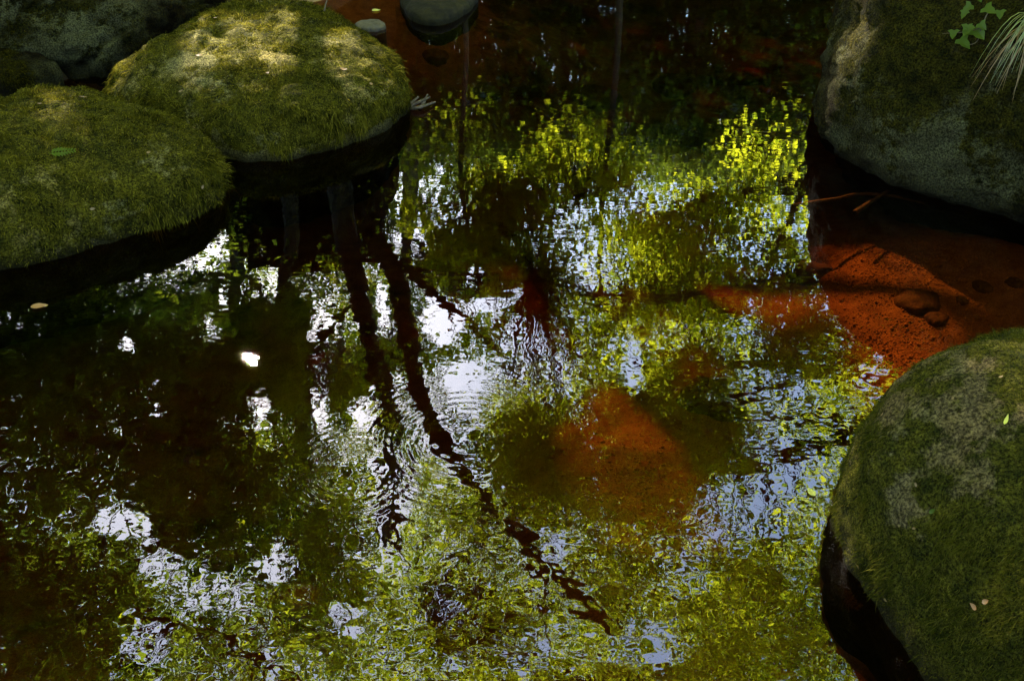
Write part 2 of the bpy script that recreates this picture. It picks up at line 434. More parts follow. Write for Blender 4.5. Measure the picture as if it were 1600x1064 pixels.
# ------------------------------------------------------------------ boulders
NC = 20
def four(c, th):
    n = np.fft.rfft(c) / len(c); m = np.arange(len(n)); w = np.full(len(n), 2.0); w[0] = w[-1] = 1
    return (np.real(n[:, None] * np.exp(1j * m[:, None] * th[None])) * w[:, None]).sum(0)
def dome(c, h, z0, a, b, R, nu=128, nt=256, bottom=0.5, amp=0.03, seed=1, ridges=0.0, umin=-0.5):
    u = np.linspace(umin, 1, nu) * np.pi / 2; th = np.linspace(0, 2 * np.pi, nt, endpoint=False)
    Rt = four(np.array(R), th)
    rho = np.abs(np.cos(u)) ** a
    z = np.where(u >= 0, z0 + (h - z0) * np.abs(np.sin(u)) ** b, z0 - (z0 + bottom) * np.abs(np.sin(u)) ** b * 1.2)
    P = np.stack([c[0] + rho[:, None] * Rt[None] * np.cos(th), c[1] + rho[:, None] * Rt[None] * np.sin(th), np.repeat(z[:, None], nt, 1)], -1)
    nrm = np.cross(np.gradient(P, axis=1), np.gradient(P, axis=0)); 
    nrm /= np.linalg.norm(nrm, axis=2)[..., None] + 1e-9
    flat = P.reshape(-1, 3); nf = nrm.reshape(-1, 3)
    out = flat - np.array([c[0], c[1], z0]); sgn = np.sign((nf * out).sum(1)); nf = nf * np.where(sgn == 0, 1, sgn)[:, None]
    n1 = fbm(flat, 2.2, 3, seed); n2 = fbm(flat, 7.5, 4, seed + 40)
    disp = amp * n1 + amp * 0.6 * n2 + amp * 0.38 * fbm(flat, 24, 3, seed + 60)
    if ridges:
        q = flat * np.array([1, 1, 2.6])
        disp -= ridges * np.clip(1 - np.abs(fbm(q, 1.5, 3, seed + 9)) * 9, 0, 1)
    flat = flat + nf * disp[:, None]
    return flat, grid_faces(nu, nt, True), nf
def orient(v, f):
    return f
def boulder(label, par, mat, mossmat, cover_fn, n_moss, seed, length=(0.006, 0.016), width=0.0028, amp=0.03, ridges=0.0, hang=None, group=None, name='boulder', wet=0.13, **kw):
    v, f, nf = dome(seed=seed, amp=amp, ridges=ridges, **par, **kw)
    zmin = v[:, 2].min()
    ctr = np.array([par['c'][0], par['c'][1], zmin])
    root = empty(name, tuple(ctr)); tag(root, label, 'boulder', group)
    # outward winding
    tri = v[f[:, :3]]; fn = np.cross(tri[:, 1] - tri[:, 0], tri[:, 2] - tri[:, 0])
    if (fn * nf[f[:, 0]]).sum(1).mean() < 0: f = f[:, ::-1]
    cov = cover_fn(v, nf)
    me = mesh_np('rock', v - ctr, f, True)
    float_attr(me, 'moss_cover', cov)
    float_attr(me, 'wetness', 1 - sstep(0.0, wet, v[:, 2] - 0.012 * fbm(v, 8, 2, seed)))
    link('rock', me, mat, root)
    # moss strands
    q = v[f]; nrm = np.cross(q[:, 2] - q[:, 0], q[:, 3] - q[:, 1]); area = np.linalg.norm(nrm, axis=1) / 2
    nrm = nrm / (2 * area[:, None] + 1e-12)
    cf = cov[f].mean(1); zc = q[:, :, 2].mean(1)
    w = area * np.clip(cf - 0.25, 0, 1) * (zc > 0.015)
    idx = rng.choice(len(f), n_moss, p=w / w.sum())
    s, t = rng.random(n_moss)[:, None], rng.random(n_moss)[:, None]
    p = q[idx, 0] * (1 - s) * (1 - t) + q[idx, 1] * s * (1 - t) + q[idx, 2] * s * t + q[idx, 3] * (1 - s) * t
    n = nrm[idx]
    down = np.array([0, 0, -1.0]) - n * (-n[:, 2:3]); dl = np.linalg.norm(down, axis=1)[:, None]
    down = down / (dl + 1e-6) * np.clip(dl * 1.6, 0, 1)
    comb = np.stack([fbm(p, 3.1, 2, seed + 70 + k) for k in range(3)], 1) * 1.3
    L = rng.uniform(length[0], length[1], n_moss) * (0.35 + 1.2 * sstep(-0.3, 0.5, fbm(p, 14, 2, seed + 5))) * (0.55 + 0.9 * np.clip(cov[f[idx, 0]], 0, 1)) * np.exp(rng.normal(0, 0.25, n_moss))
    lift = np.full(n_moss, 0.55)
    if hang is not None:
        hm = hang(p); L = L * (1 + hm * 1.8); lift = lift * (1 - 0.75 * np.clip(hm, 0, 1))
        down = down * (1 + hm[:, None])
    d = n * lift[:, None] + down * 0.75 + comb * 0.8 + rng.normal(0, 0.5, (n_moss, 3))
    d -= n * np.minimum((d * n).sum(1) - 0.06, 0)[:, None]
    d /= np.linalg.norm(d, axis=1)[:, None]
    side = np.cross(d, n + rng.normal(0, .5, (n_moss, 3))); side /= np.linalg.norm(side, axis=1)[:, None] + 1e-9
    hw = (width * rng.uniform(0.6, 1.2, n_moss) / 2)[:, None]
    mid = p + d * (L * 0.5)[:, None]
    d2 = d + np.array([0, 0, -0.55]) - n * 0.12; d2 /= np.linalg.norm(d2, axis=1)[:, None]
    tip = mid + d2 * (L * 0.5)[:, None]
    V = np.stack([p - side * hw - n * .002, p + side * hw - n * .002, mid + side * hw * .8, mid - side * hw * .8, tip], 1).reshape(-1, 3)
    b = np.arange(n_moss)[:, None] * 5
    me = mesh_np('moss', V - ctr, [b + np.array([[0, 1, 2, 3]]), b + np.array([[3, 2, 4]])])
    tag(link('moss', me, mossmat, root), kind='stuff')
    return root, (v, f, nf)

def cov_olive(v, n):
    c = 0.78 + 0.5 * fbm(v, 2.4, 4, 31) + 0.6 * fbm(v, 9, 4, 77)
    return np.clip(c, 0.12, 1)
def cov_b2(v, n):
    c = 0.80 + 0.5 * fbm(v, 2.4, 4, 12) + 0.6 * fbm(v, 9, 4, 78)
    a = on_plane(300, 105, .3)
    c -= 0.55 * np.exp(-(((v[:, 0] - a[0]) / .3) ** 2 + ((v[:, 1] - a[1]) / .22) ** 2))  # moss thinned to pale rock where the sun patch falls, painting it lighter
    c -= 0.5 * (v[:, 2] < 0.05)
    return np.clip(c, 0.05, 1)
def cov_grey(v, n):
    c = 0.67 + 0.6 * fbm(v, 3.0, 4, 91) + 0.8 * fbm(v, 10, 4, 17) + 0.35 * (1 - n[:, 2])
    return np.clip(c, 0.0, 1)
def cov_dark(v, n):
    c = 0.70 + 0.6 * fbm(v, 1.8, 4, 14) + 0.6 * fbm(v, 8, 4, 27) - 0.35 * (1 - sstep(0.15, 0.55, v[:, 2]))
    return np.clip(c, 0.0, 1)
FIT = {
 'B1': dict(c=(-2.189, 3.859), h=0.34, z0=0.04, a=0.7, b=0.85, R=[0.972, 0.842, 0.72, 0.676, 0.615, 0.496, 0.496, 0.672, 0.81, 0.93, 0.984, 1.011, 0.992, 0.958, 0.888, 0.816, 0.72, 0.731, 0.779, 0.938]),
 'B2': dict(c=(-1.238, 4.919), h=0.34, z0=0.05, a=0.72, b=0.85, R=[0.661, 0.597, 0.597, 0.641, 0.709, 0.775, 0.789, 0.728, 0.644, 0.629, 0.651, 0.769, 0.768, 0.763, 0.75, 0.803, 0.824, 0.801, 0.794, 0.759]),
 'B3': dict(c=(2.987, 5.008), h=1.611, z0=0.18, a=0.989, b=0.976, R=[1.468, 1.515, 1.719, 1.637, 1.743, 1.796, 1.675, 1.56, 1.339, 1.288, 1.368, 1.607, 1.786, 1.777, 1.761, 1.739, 1.679, 1.52, 1.431, 1.528]),
 'B4': dict(c=(1.519, 1.706), h=0.58, z0=0.03, a=0.6, b=0.8, R=[0.767, 0.754, 0.746, 0.721, 0.687, 0.635, 0.618, 0.664, 0.685, 0.696, 0.645, 0.609, 0.637, 0.681, 0.727, 0.761, 0.776, 0.777, 0.775, 0.768]),
 'S': dict(c=(-0.462, 6.322), h=0.09, z0=0.015, a=0.6, b=0.9, R=[0.235, 0.259, 0.283, 0.302, 0.31, 0.311, 0.304, 0.291, 0.275, 0.256, 0.24, 0.231, 0.239, 0.286, 0.349, 0.383, 0.334, 0.276, 0.25, 0.233]),
}
G = 'mossy boulders round the pool'
hang_low = lambda p: (1 - sstep(0.10, 0.27, p[:, 2])) * sstep(-0.25, 0.2, fbm(p, 3.0, 2, 55))
b1, s1 = boulder('low broad olive-green mossy boulder with a fern sprig lying on it', FIT['B1'], M['boulder_olive'], M['moss_olive'], cov_olive, 80000, 3,
                 width=0.0038, amp=0.03, hang=hang_low, group=G, wet=0.07, ridges=0.02)
b2, s2 = boulder('domed olive mossy boulder with a sun patch painted pale and fringe of hanging moss', FIT['B2'], M['boulder_olive'], M['moss_olive'], cov_b2, 85000, 7,
                 width=0.0036, amp=0.035, hang=hang_low, group=G, ridges=0.022, wet=0.07)
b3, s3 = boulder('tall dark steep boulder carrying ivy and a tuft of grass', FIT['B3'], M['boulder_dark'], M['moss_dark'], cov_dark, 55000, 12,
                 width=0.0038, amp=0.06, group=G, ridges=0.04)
b4, s4 = boulder('grey-green rounded boulder with bare pale rock and combed dark moss strands', FIT['B4'], M['boulder_grey'], M['moss_green'], cov_grey, 105000, 19,
                 length=(0.005, 0.016), width=0.0018, amp=0.03, group=G)
def rnd(n, base, jit, seed):
    r = np.random.default_rng(seed); c = r.normal(0, 1, NC); c = (np.roll(c, 1) + c + np.roll(c, -1)) / 3
    return list(base * (1 + jit * c))
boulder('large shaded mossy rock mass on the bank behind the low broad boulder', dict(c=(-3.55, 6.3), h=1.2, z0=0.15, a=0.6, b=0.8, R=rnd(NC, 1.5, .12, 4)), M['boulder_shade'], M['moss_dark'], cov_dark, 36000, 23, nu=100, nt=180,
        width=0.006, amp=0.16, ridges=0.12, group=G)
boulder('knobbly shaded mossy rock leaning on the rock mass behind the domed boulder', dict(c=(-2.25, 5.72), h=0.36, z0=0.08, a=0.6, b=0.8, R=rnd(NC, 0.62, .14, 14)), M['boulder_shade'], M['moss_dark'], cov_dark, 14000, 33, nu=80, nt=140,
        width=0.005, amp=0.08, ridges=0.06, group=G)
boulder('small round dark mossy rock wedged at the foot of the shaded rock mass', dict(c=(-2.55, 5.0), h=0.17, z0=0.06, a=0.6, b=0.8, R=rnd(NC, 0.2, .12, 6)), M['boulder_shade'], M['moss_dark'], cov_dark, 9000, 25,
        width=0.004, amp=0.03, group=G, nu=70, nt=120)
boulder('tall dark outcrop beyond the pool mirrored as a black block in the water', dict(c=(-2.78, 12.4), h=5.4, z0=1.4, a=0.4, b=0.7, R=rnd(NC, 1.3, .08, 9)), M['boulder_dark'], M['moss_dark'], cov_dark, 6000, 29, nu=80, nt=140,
        width=0.008, amp=0.12, ridges=0.08, group=G)

# ------------------------------------------------------------------ trees (seen as reflections in the pool)
SKY_HOLES = [  # pixels where the mirrored canopy opens onto the sky
    (500, 580, 28, 140), (690, 490, 38, 45), (598, 480, 14, 50), (575, 645, 36, 42), (610, 742, 45, 55), (722, 592, 50, 26),
    (190, 815, 58, 42), (245, 875, 50, 36), (1145, 800, 100, 90), (1235, 730, 70, 52), (330, 930, 100, 62), (228, 1000, 45, 60),
    (990, 570, 22, 62), (650, 385, 24, 30), (395, 560, 15, 13), (740, 430, 26, 30), (1080, 905, 60, 40), (1360, 592, 34, 18),
    (410, 640, 26, 46), (150, 545, 14, 10), (200, 540, 18, 16), (240, 600, 18, 16), (250, 640, 16, 12), (330, 500, 12, 12), (350, 470, 10, 14),
    (870, 850, 30, 22), (700, 950, 40, 30), (1030, 1000, 40, 40), (430, 880, 40, 30), (540, 960, 40, 25), (890, 215, 14, 20), (900, 260, 10, 12)]
THICK = [(40, 640, 100, 190), (330, 740, 100, 40), (985, 690, 60, 130), (1230, 990, 100, 80), (120, 1010, 60, 70), (800, 330, 90, 50), (1050, 300, 90, 60)]
def openness(p):
    px, py = mirror_px(p)
    wob = 0.28 * fbm(p, 1.6, 2, 200)
    o = np.zeros(len(p))
    for cx, cyy, rx, ry in SKY_HOLES:
        q = np.hypot((px - cx) / (rx * 0.85), (py - cyy) / (ry * 0.85)) + wob
        o = np.maximum(o, (1.0 if rx < 20 else 0.86 if rx < 60 else 0.62) * (1 - sstep(0.75, 1.15, q)))
    for line, r in BARE_LIMBS:                      # few leaves hang in front of the big bare limbs
        for cx, cyy, Y in smooth_line(line, 40):
            o = np.maximum(o, 0.85 * ((np.hypot(px - cx, py - cyy) < r) & (p[:, 1] < Y + 0.2)))
    return o
LIMB_A = [(585, 375, 10.5), (618, 430, 10.3), (636, 520, 10.0), (648, 600, 9.6), (690, 690, 9.0), (745, 755, 8.6), (790, 820, 8.2), (870, 890, 7.8), (960, 1000, 7.3)]
TRUNK_A = [(535, 330, 10.6), (552, 420, 10.4), (575, 520, 10.2), (603, 620, 10.0), (615, 720, 9.8), (600, 860, 9.6)]
BARE_LIMBS = [(LIMB_A, 24), (TRUNK_A, 24)]
def thickness(p):
    px, py = mirror_px(p); o = np.zeros(len(p))
    for cx, cyy, rx, ry in THICK:
        o = np.maximum(o, np.exp(-((px - cx) / rx) ** 2 - ((py - cyy) / ry) ** 2))
    return o
SUN_GAPS = []  # sunbeams: a point the sun reaches, and the beam's radius in metres
for px, py, z, r in [(950, 640, -.3, .13), (960, 690, -.3, .17), (980, 740, -.3, .20), (1005, 775, -.3, .19), (1035, 805, -.3, .14), (950, 590, -.3, .11), (945, 545, -.3, .08),
                     (1395, 535, -.15, .14), (1430, 548, -.15, .14), (1400, 365, -.15, .11), (1430, 395, -.15, .13), (1470, 425, -.15, .13), (1510, 395, -.15, .09), (1545, 420, -.15, .07),
                     (1290, 345, -.15, .10), (1315, 385, -.12, .14), (1350, 410, -.12, .15), (1375, 440, -.12, .13), (1400, 470, -.12, .10), (1110, 400, -.3, .10), (1150, 412, -.3, .10), (1190, 430, -.3, .10), (1240, 455, -.3, .09), (1250, 630, -.3, .09), (1445, 25, .5, .07), (1430, 60, .45, .04), (700, 185, -.3, .10), (730, 190, -.3, .07)]:
    SUN_GAPS.append((on_plane(px, py, z), r, 1.0))
for px, py, z, r in [(250, 108, .3, .10), (310, 106, .3, .12), (365, 112, .3, .11), (420, 116, .3, .07), (320, 70, .34, .12), (400, 45, .34, .14), (480, 70, .32, .12), (540, 110, .27, .12), (460, 150, .25, .10), (590, 140, .2, .08), (230, 150, .2, .08),
                     (40, 175, .3, .16), (130, 185, .3, .14), (120, 285, .25, .16), (200, 260, .28, .14), (270, 240, .28, .10), (40, 270, .2, .14), (220, 320, .2, .08), (1580, 690, .5, .09), (1560, 740, .5, .06), (1470, 860, .4, .04), (1560, 600, .5, .08)]:
    SUN_GAPS.append((on_plane(px, py, z), r, 0.5 if py < 130 and px < 430 else 0.5 if px > 1400 else 0.42))
for q in [(395, 560)]: SUN_GAPS.append((on_plane(*q), 0.02, 1.0))
LIME = [(815, 690, 7.8, .50), (850, 760, 7.6, .40), (780, 290, 11.0, .40), (895, 235, 11.2, .35), (1200, 200, 11.2, .55), (1150, 330, 11.2, .45), (85, 885, 6.6, .35), (960, 400, 10, .35)]
for px, py, Y, r in LIME: SUN_GAPS.append((seen_in_pool(px, py, Y), r, 1.0))
def in_beam(p):
    m = np.zeros(len(p), bool)
    for T, r, pr in SUN_GAPS:
        d = p - T; t = d @ SUN
        q = np.linalg.norm(d - t[:, None] * SUN, axis=1)
        m |= (q < r + 0.05) & (t > 0.5) & ((pr > .99) | (rng.random(len(p)) < pr))
    return m
SHADED = []   # places kept out of the sun by added leaf sprays
for px in range(560, 1320, 28):
    for py in range(470, 1090, 28):
        lit = abs((px - 985) - (py - 700) * 0.42) < 125 and 500 < py < 900
        if not lit and not (px > 1060 and py < 590) and not (px < 900 and py < 520): SHADED.append(on_plane(px, py, -.3))
for px in range(1300, 1375, 18):
    for py in range(-20, 215, 18): SHADED.append(on_plane(px, py, .5 - .45 * max(py, 0) / 215))
for px in range(1330, 1430, 20):
    for py in range(580, 800, 20): SHADED.append(on_plane(px, py, .42))
for px in range(230, 600, 34):
    for py in range(500, 960, 34): SHADED.append(on_plane(px, py, -.35))
for px in range(600, 700, 30):
    for py in range(480, 600, 30): SHADED.append(on_plane(px, py, -.35))
def shade_sprays(t0, t1, k):  # extra sprays added to the crowns only to block the sun
    T = np.repeat(np.array(SHADED), k, 0)
    p = T + SUN * rng.uniform(t0, t1, len(T))[:, None] + rng.normal(0, .05, T.shape)
    return p[(openness(p) < 0.25) & ~in_beam(p)]
def leaves(name, centres, per, spread, size, mat, parent, ctr, shaped=True, flat=0.55, sub=1.0):
    n = len(centres) * per
    c0 = np.repeat(centres, per, 0); c = c0 + rng.normal(0, 1, (n, 3)) * spread * np.array([1, 1, flat])
    if sub:
        k = (openness(c) * sub < rng.random(n) * 0.9 + 0.05) & ~in_beam(c)
        c = c[k]; n = len(c)
    if n == 0: return None
    nrm = np.column_stack([rng.normal(0, .5, n), rng.normal(0, .5, n), np.ones(n)]); nrm /= np.linalg.norm(nrm, axis=1)[:, None]
    a = rng.uniform(0, 2 * np.pi, n); ax = np.column_stack([np.cos(a), np.sin(a), rng.normal(-.25, .25, n)])
    ax -= nrm * (ax * nrm).sum(1)[:, None]; ax /= np.linalg.norm(ax, axis=1)[:, None]
    sd = np.cross(nrm, ax)
    L = (size * rng.uniform(0.65, 1.25, n))[:, None]; Wd = L * rng.uniform(0.28, 0.36, n)[:, None]
    up = nrm * (L * 0.07)
    if shaped:
        V = np.stack([c, c + ax * L * .3 + sd * Wd + up, c + ax * L * .68 + sd * Wd * .8 + up, c + ax * L, c + ax * L * .68 - sd * Wd * .8 + up, c + ax * L * .3 - sd * Wd + up], 1).reshape(-1, 3)
        b = np.arange(n)[:, None] * 6
        fs = np.vstack([b + np.array([[0, 1, 2, 3]]), b + np.array([[0, 3, 4, 5]])])
    else:
        V = np.stack([c, c + ax * L * .45 + sd * Wd * 1.15, c + ax * L, c + ax * L * .45 - sd * Wd * 1.15], 1).reshape(-1, 3)
        fs = np.arange(n)[:, None] * 4 + np.array([[0, 1, 2, 3]])
    me = mesh_np(name, V - ctr, fs)
    return tag(link(name, me, mat, parent), kind='stuff')
def ellipsoid_pts(c, r, n, hollow=0.35):
    d = rng.normal(0, 1, (n, 3)); d /= np.linalg.norm(d, axis=1)[:, None]
    return np.array(c) + d * (rng.uniform(hollow ** 3, 1, n) ** (1 / 3))[:, None] * np.array(r)
def tree(label, trunk, r0, r1, crowns, limbs=(), size=0.065, mat='leaf_lime', per=30, spread=0.17, name='tree', auto=10, sub=1.0, shaped=True, group='trees mirrored in the pool', keepfn=None, extra=None):
    trunk = smooth_line(trunk, 40)
    base = trunk[0].copy()
    base[2] = height(base[None, :2])[0] - 0.05; 
    root = empty(name, tuple(base)); tag(root, label, 'tree', group)
    fl = trunk.copy(); 
    link('trunk', Tubes().add(fl - base, r0, r1, 14, 0.12, 0.8).mesh('trunk'), M['bark'], root)
    for pts, a, b in limbs:
        link('limb', Tubes().add(smooth_line(pts, 30) - base, a, b, 9, 0.1).mesh('limb'), M['bark'], root)
    allc = []
    for c, r, n in crowns:
        p = ellipsoid_pts(c, r, n)
        d = 0.40 + 3.0 * fbm(p, 0.9, 2, 300 + len(trunk)) + thickness(p) * 0.8
        k = rng.random(n) < np.clip(d, 0.05, 1)
        if sub: k &= rng.random(n) > openness(p) * sub
        if keepfn is not None: k &= keepfn(p)
        allc.append(p[k])
    if extra is not None: allc.append(extra)
    C = np.vstack(allc)
    C = C[C[:, 2] > 0.8]
    # limbs reaching into the crown, twigs out to the sprays
    hubs = C[rng.choice(len(C), min(auto, len(C)), replace=False)] if auto else np.zeros((0, 3))
    tw = Tubes()
    src = []
    for h in hubs:
        cand = np.where(trunk[:, 2] < h[2] - 0.25 * np.linalg.norm((trunk - h)[:, :2], axis=1))[0]
        i = cand[-1] if len(cand) else len(trunk) // 3
        i = min(max(i, len(trunk) // 4), len(trunk) - 2)
        s = trunk[i]; m = (s + h) / 2 + np.array([0, 0, 0.25]) + rng.normal(0, .18, 3)
        ln = smooth_line([s, m, h], 14)
        rr = (r0 + (r1 - r0) * (i / 40)) * 0.4
        if sub and in_beam(ln[4:]).any(): continue
        link('limb', Tubes().add(ln - base, rr, 0.018, 7, 0.05).mesh('limb'), M['bark'], root)
        src.append(ln[5:])
    if len(src):
        src = np.vstack(src)
        pick = C[rng.random(len(C)) < min(1, 700 / len(C))]
        for c in pick:
            j = np.argmin(((src - c) ** 2).sum(1)); s = src[j]
            if np.linalg.norm(c - s) > 2.6: continue
            m = (s + c) / 2 + rng.normal(0, .08, 3)
            tw.add(smooth_line([s, m, c], 5) - base, 0.011, 0.004, 3)
        if tw.v: tag(link('twigs', tw.mesh('twigs'), M['bark'], root), kind='stuff')
    leaves('crown', C, per, spread, size, M[mat], root, base, shaped, sub=sub)
    return root
def pxs(lst): return [seen_in_pool(a, b, Y) for a, b, Y in lst]
def rooted(lst):
    p = pxs(lst); q = p[0].copy(); q[2] = height(q[None, :2])[0] - 0.1
    q[:2] += (p[0] - p[1])[:2] * 0.3
    return [q] + p

# main forked tree on the far left bank
tree('large forked broadleaf tree beyond the tall outcrop, its leaning limb mirrored across the pool',
     rooted(TRUNK_A), 0.17, 0.07,
     [((-2.2, 9.0, 7.4), (3.6, 2.6, 2.8), 1900), ((0.4, 8.2, 7.0), (3.0, 2.2, 2.5), 1700), ((0.9, 7.4, 5.6), (1.7, 1.4, 1.2), 360),
      (pxs([(770, 470, 9.6)])[0], (1.2, 1.0, 0.9), 330), (pxs([(760, 630, 9.2)])[0], (1.2, 1.0, 1.0), 330), (pxs([(590, 500, 10.6)])[0], (1.0, .8, 1.0), 160), ((-1.5, 10.5, 6.9), (.45, .4, .45), 60),  # last small crown added to shade the grey-green boulder
      (pxs([(815, 690, 7.8)])[0], (.62, .45, .40), 110), (pxs([(850, 760, 7.6)])[0], (.5, .4, .35), 70), (pxs([(900, 560, 9.4)])[0], (1.2, 1.0, 1.0), 380)],
     limbs=[(pxs(LIMB_A), 0.13, 0.06),
            (pxs([(628, 410, 10.3), (690, 468, 10.2), (745, 515, 10.1), (800, 580, 10.0), (840, 650, 9.9)]), 0.065, 0.02),
            (pxs([(825, 850, 8.0), (850, 920, 7.8), (862, 1010, 7.6), (880, 1100, 7.4)]), 0.035, 0.012),
            (pxs([(600, 640, 9.9), (560, 720, 9.6), (520, 800, 9.2), (490, 900, 8.8)]), 0.05, 0.015),
            (pxs([(700, 700, 9.0), (760, 730, 9.2), (860, 760, 9.4), (960, 830, 9.4)]), 0.03, 0.01)], auto=16, extra=shade_sprays(7.5, 12.5, 2))
tree('slim upright tree with two bare stems standing left of the forked tree',
     rooted([(455, 330, 9.6), (446, 420, 9.6), (440, 490, 9.6), (448, 570, 9.5), (468, 660, 9.4), (486, 770, 9.3), (500, 900, 9.2)]), 0.10, 0.04,
     [((-3.2, 8.3, 7.2), (1.8, 1.8, 2.2), 500)],
     limbs=[(pxs([(446, 430, 9.6), (470, 500, 9.5), (482, 600, 9.4), (492, 680, 9.3), (515, 800, 9.2)]), 0.045, 0.015)], auto=8, mat='leaf_mid')
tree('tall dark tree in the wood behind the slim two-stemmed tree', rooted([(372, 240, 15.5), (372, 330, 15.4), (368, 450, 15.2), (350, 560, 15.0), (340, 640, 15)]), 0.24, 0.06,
     [(pxs([(330, 540, 15)])[0], (1.9, 1.4, 1.9), 800), (pxs([(400, 620, 14.6)])[0], (1.2, 1.2, 1.2), 260), (pxs([(200, 480, 15)])[0], (1.6, 1.4, 1.6), 500), (pxs([(448, 615, 15)])[0], (.75, .7, .8), 260), (pxs([(452, 540, 15)])[0], (.5, .5, .8), 140)], auto=12, mat='leaf_mid', size=0.09, spread=0.3, per=28, shaped=False)  # small right-hand crowns added to keep sun off the near bed
tree('tall dark tree added out of sight behind the forked trunk for shade', rooted([(640, 240, 16.5), (638, 330, 16.5), (632, 430, 16.4), (626, 520, 16.3)]), 0.22, 0.06,
     [(pxs([(612, 512, 17.6)])[0], (1.0, 1.0, 1.1), 380), (pxs([(700, 400, 16)])[0], (1.6, 1.2, 1.2), 420), (pxs([(560, 400, 16)])[0], (1.4, 1.2, 1.2), 350)], auto=8, mat='leaf_dark', size=0.09, spread=0.2, extra=shade_sprays(15.5, 22, 2), shaped=False)  # added tree and sprays keep sun off the tall boulder and the bed
tree('dark dense overhanging tree on the left bank above the low boulder', [(-6.2, 7.0, 0.2), (-5.9, 6.8, 1.8), (-5.2, 6.6, 3.6), (-4.6, 6.4, 5.6), (-4.2, 6.3, 7.0)], 0.24, 0.06,
     [((-4.4, 6.6, 4.6), (2.4, 2.2, 2.2), 1250), ((-3.6, 6.0, 6.2), (2.3, 2.2, 1.6), 650), ((-6.0, 5.0, 4.5), (2.0, 2.6, 2.4), 700),
      (pxs([(290, 470, 8.2)])[0], (1.3, 1.0, 0.8), 260), (pxs([(190, 620, 7.8)])[0], (1.3, 1.1, 1.0), 240), (pxs([(390, 640, 8.2)])[0], (0.9, .9, 1.0), 170), (pxs([(60, 500, 7.0)])[0], (1.1, 1.0, 0.9), 300), (pxs([(380, 800, 7.6)])[0], (1.2, 1.0, 0.9), 200), (pxs([(85, 885, 6.6)])[0], (.35, .35, .3), 50)], auto=18, mat='leaf_mid', size=0.08, spread=0.26, per=24, shaped=False)
tree('spreading broadleaf tree on the right bank behind the tall dark boulder', [(4.9, 9.4, 0.2), (4.8, 9.2, 2.5), (4.4, 8.9, 4.5), (4.0, 8.6, 6.5), (3.7, 8.2, 8.2)], 0.22, 0.06,
     [((3.4, 8.6, 6.6), (2.6, 2.4, 2.6), 2200), ((1.9, 9.4, 5.4), (1.7, 1.5, 1.9), 600), ((5.8, 7.5, 5.6), (2.0, 3.0, 2.6), 600),
      (pxs([(1130, 480, 9.4)])[0], (1.3, 1.0, 1.1), 420), (pxs([(1040, 650, 9.0)])[0], (1.2, 1.0, 1.2), 420), (pxs([(1250, 480, 9.6)])[0], (1.2, 1.0, 1.0), 300), (pxs([(950, 420, 10.0)])[0], (1.0, .8, .7), 220)], auto=20, mat='leaf_lime')
tree('thin pole-stemmed sapling with lime leaves at the head of the pool', [(1.15, 11.2, 0.4), (1.2, 11.2, 2.2), (1.12, 11.1, 4.2), (1.2, 11.0, 6.6)], 0.05, 0.025,
     [((0.7, 11.2, 4.0), (0.8, 0.7, 1.3), 220), ((0.0, 11.0, 4.2), (0.6, 0.6, 0.75), 130), ((1.4, 11.2, 5.0), (1.0, 0.8, 1.0), 240)], auto=8, size=0.085)
tree('bright lime young tree leaning out over the right bank', [(4.3, 11.6, 0.4), (4.1, 11.5, 2.0), (3.7, 11.3, 3.6), (3.3, 11.1, 5.0)], 0.10, 0.03,
     [((3.35, 11.2, 4.1), (0.9, 0.8, 1.5), 320), ((2.5, 11.2, 4.7), (0.8, 0.8, 0.9), 200), ((3.0, 11.0, 5.6), (0.7, 0.7, 0.6), 80)], auto=9, size=0.08)
tree('young green tree rooted beside the tall outcrop', [(-0.6, 10.8, 0.4), (-0.5, 10.8, 1.8), (-0.6, 10.7, 3.4), (-0.4, 10.6, 5.0)], 0.04, 0.02,
     [((-0.7, 10.9, 3.8), (0.8, 0.7, 1.4), 260), ((0.1, 10.9, 5.4), (1.0, 0.8, 0.8), 120), ((-0.35, 10.9, 5.1), (.6, .55, .55), 190), ((-0.1, 10.3, 4.6), (.5, .5, .5), 110)], auto=8, size=0.085)  # small dense crown added to shade the tall boulder's flank
# overhead canopy: trees on the near bank
tree('tall broadleaf tree on the near right bank roofing the pool', [(4.6, 0.2, 0.3), (4.4, 0.4, 3.0), (3.6, 1.4, 6.0), (2.6, 2.6, 8.0), (1.6, 3.6, 9.4)], 0.26, 0.07,
     [((1.2, 4.6, 8.6), (3.8, 2.8, 1.8), 3000), ((3.8, 3.0, 7.6), (2.6, 3.2, 2.0), 900)], auto=14, size=0.155, per=11, spread=0.2)
tree('tall broadleaf tree on the near left bank roofing the pool', [(-5.0, 0.6, 0.3), (-4.9, 0.9, 3.0), (-4.2, 1.8, 6.0), (-3.4, 2.6, 8.6)], 0.24, 0.06,
     [((-2.8, 4.2, 8.2), (2.8, 2.8, 1.8), 2000), ((-5.0, 2.4, 6.6), (2.2, 3.0, 2.4), 800)], auto=14, size=0.15, per=11, spread=0.2)

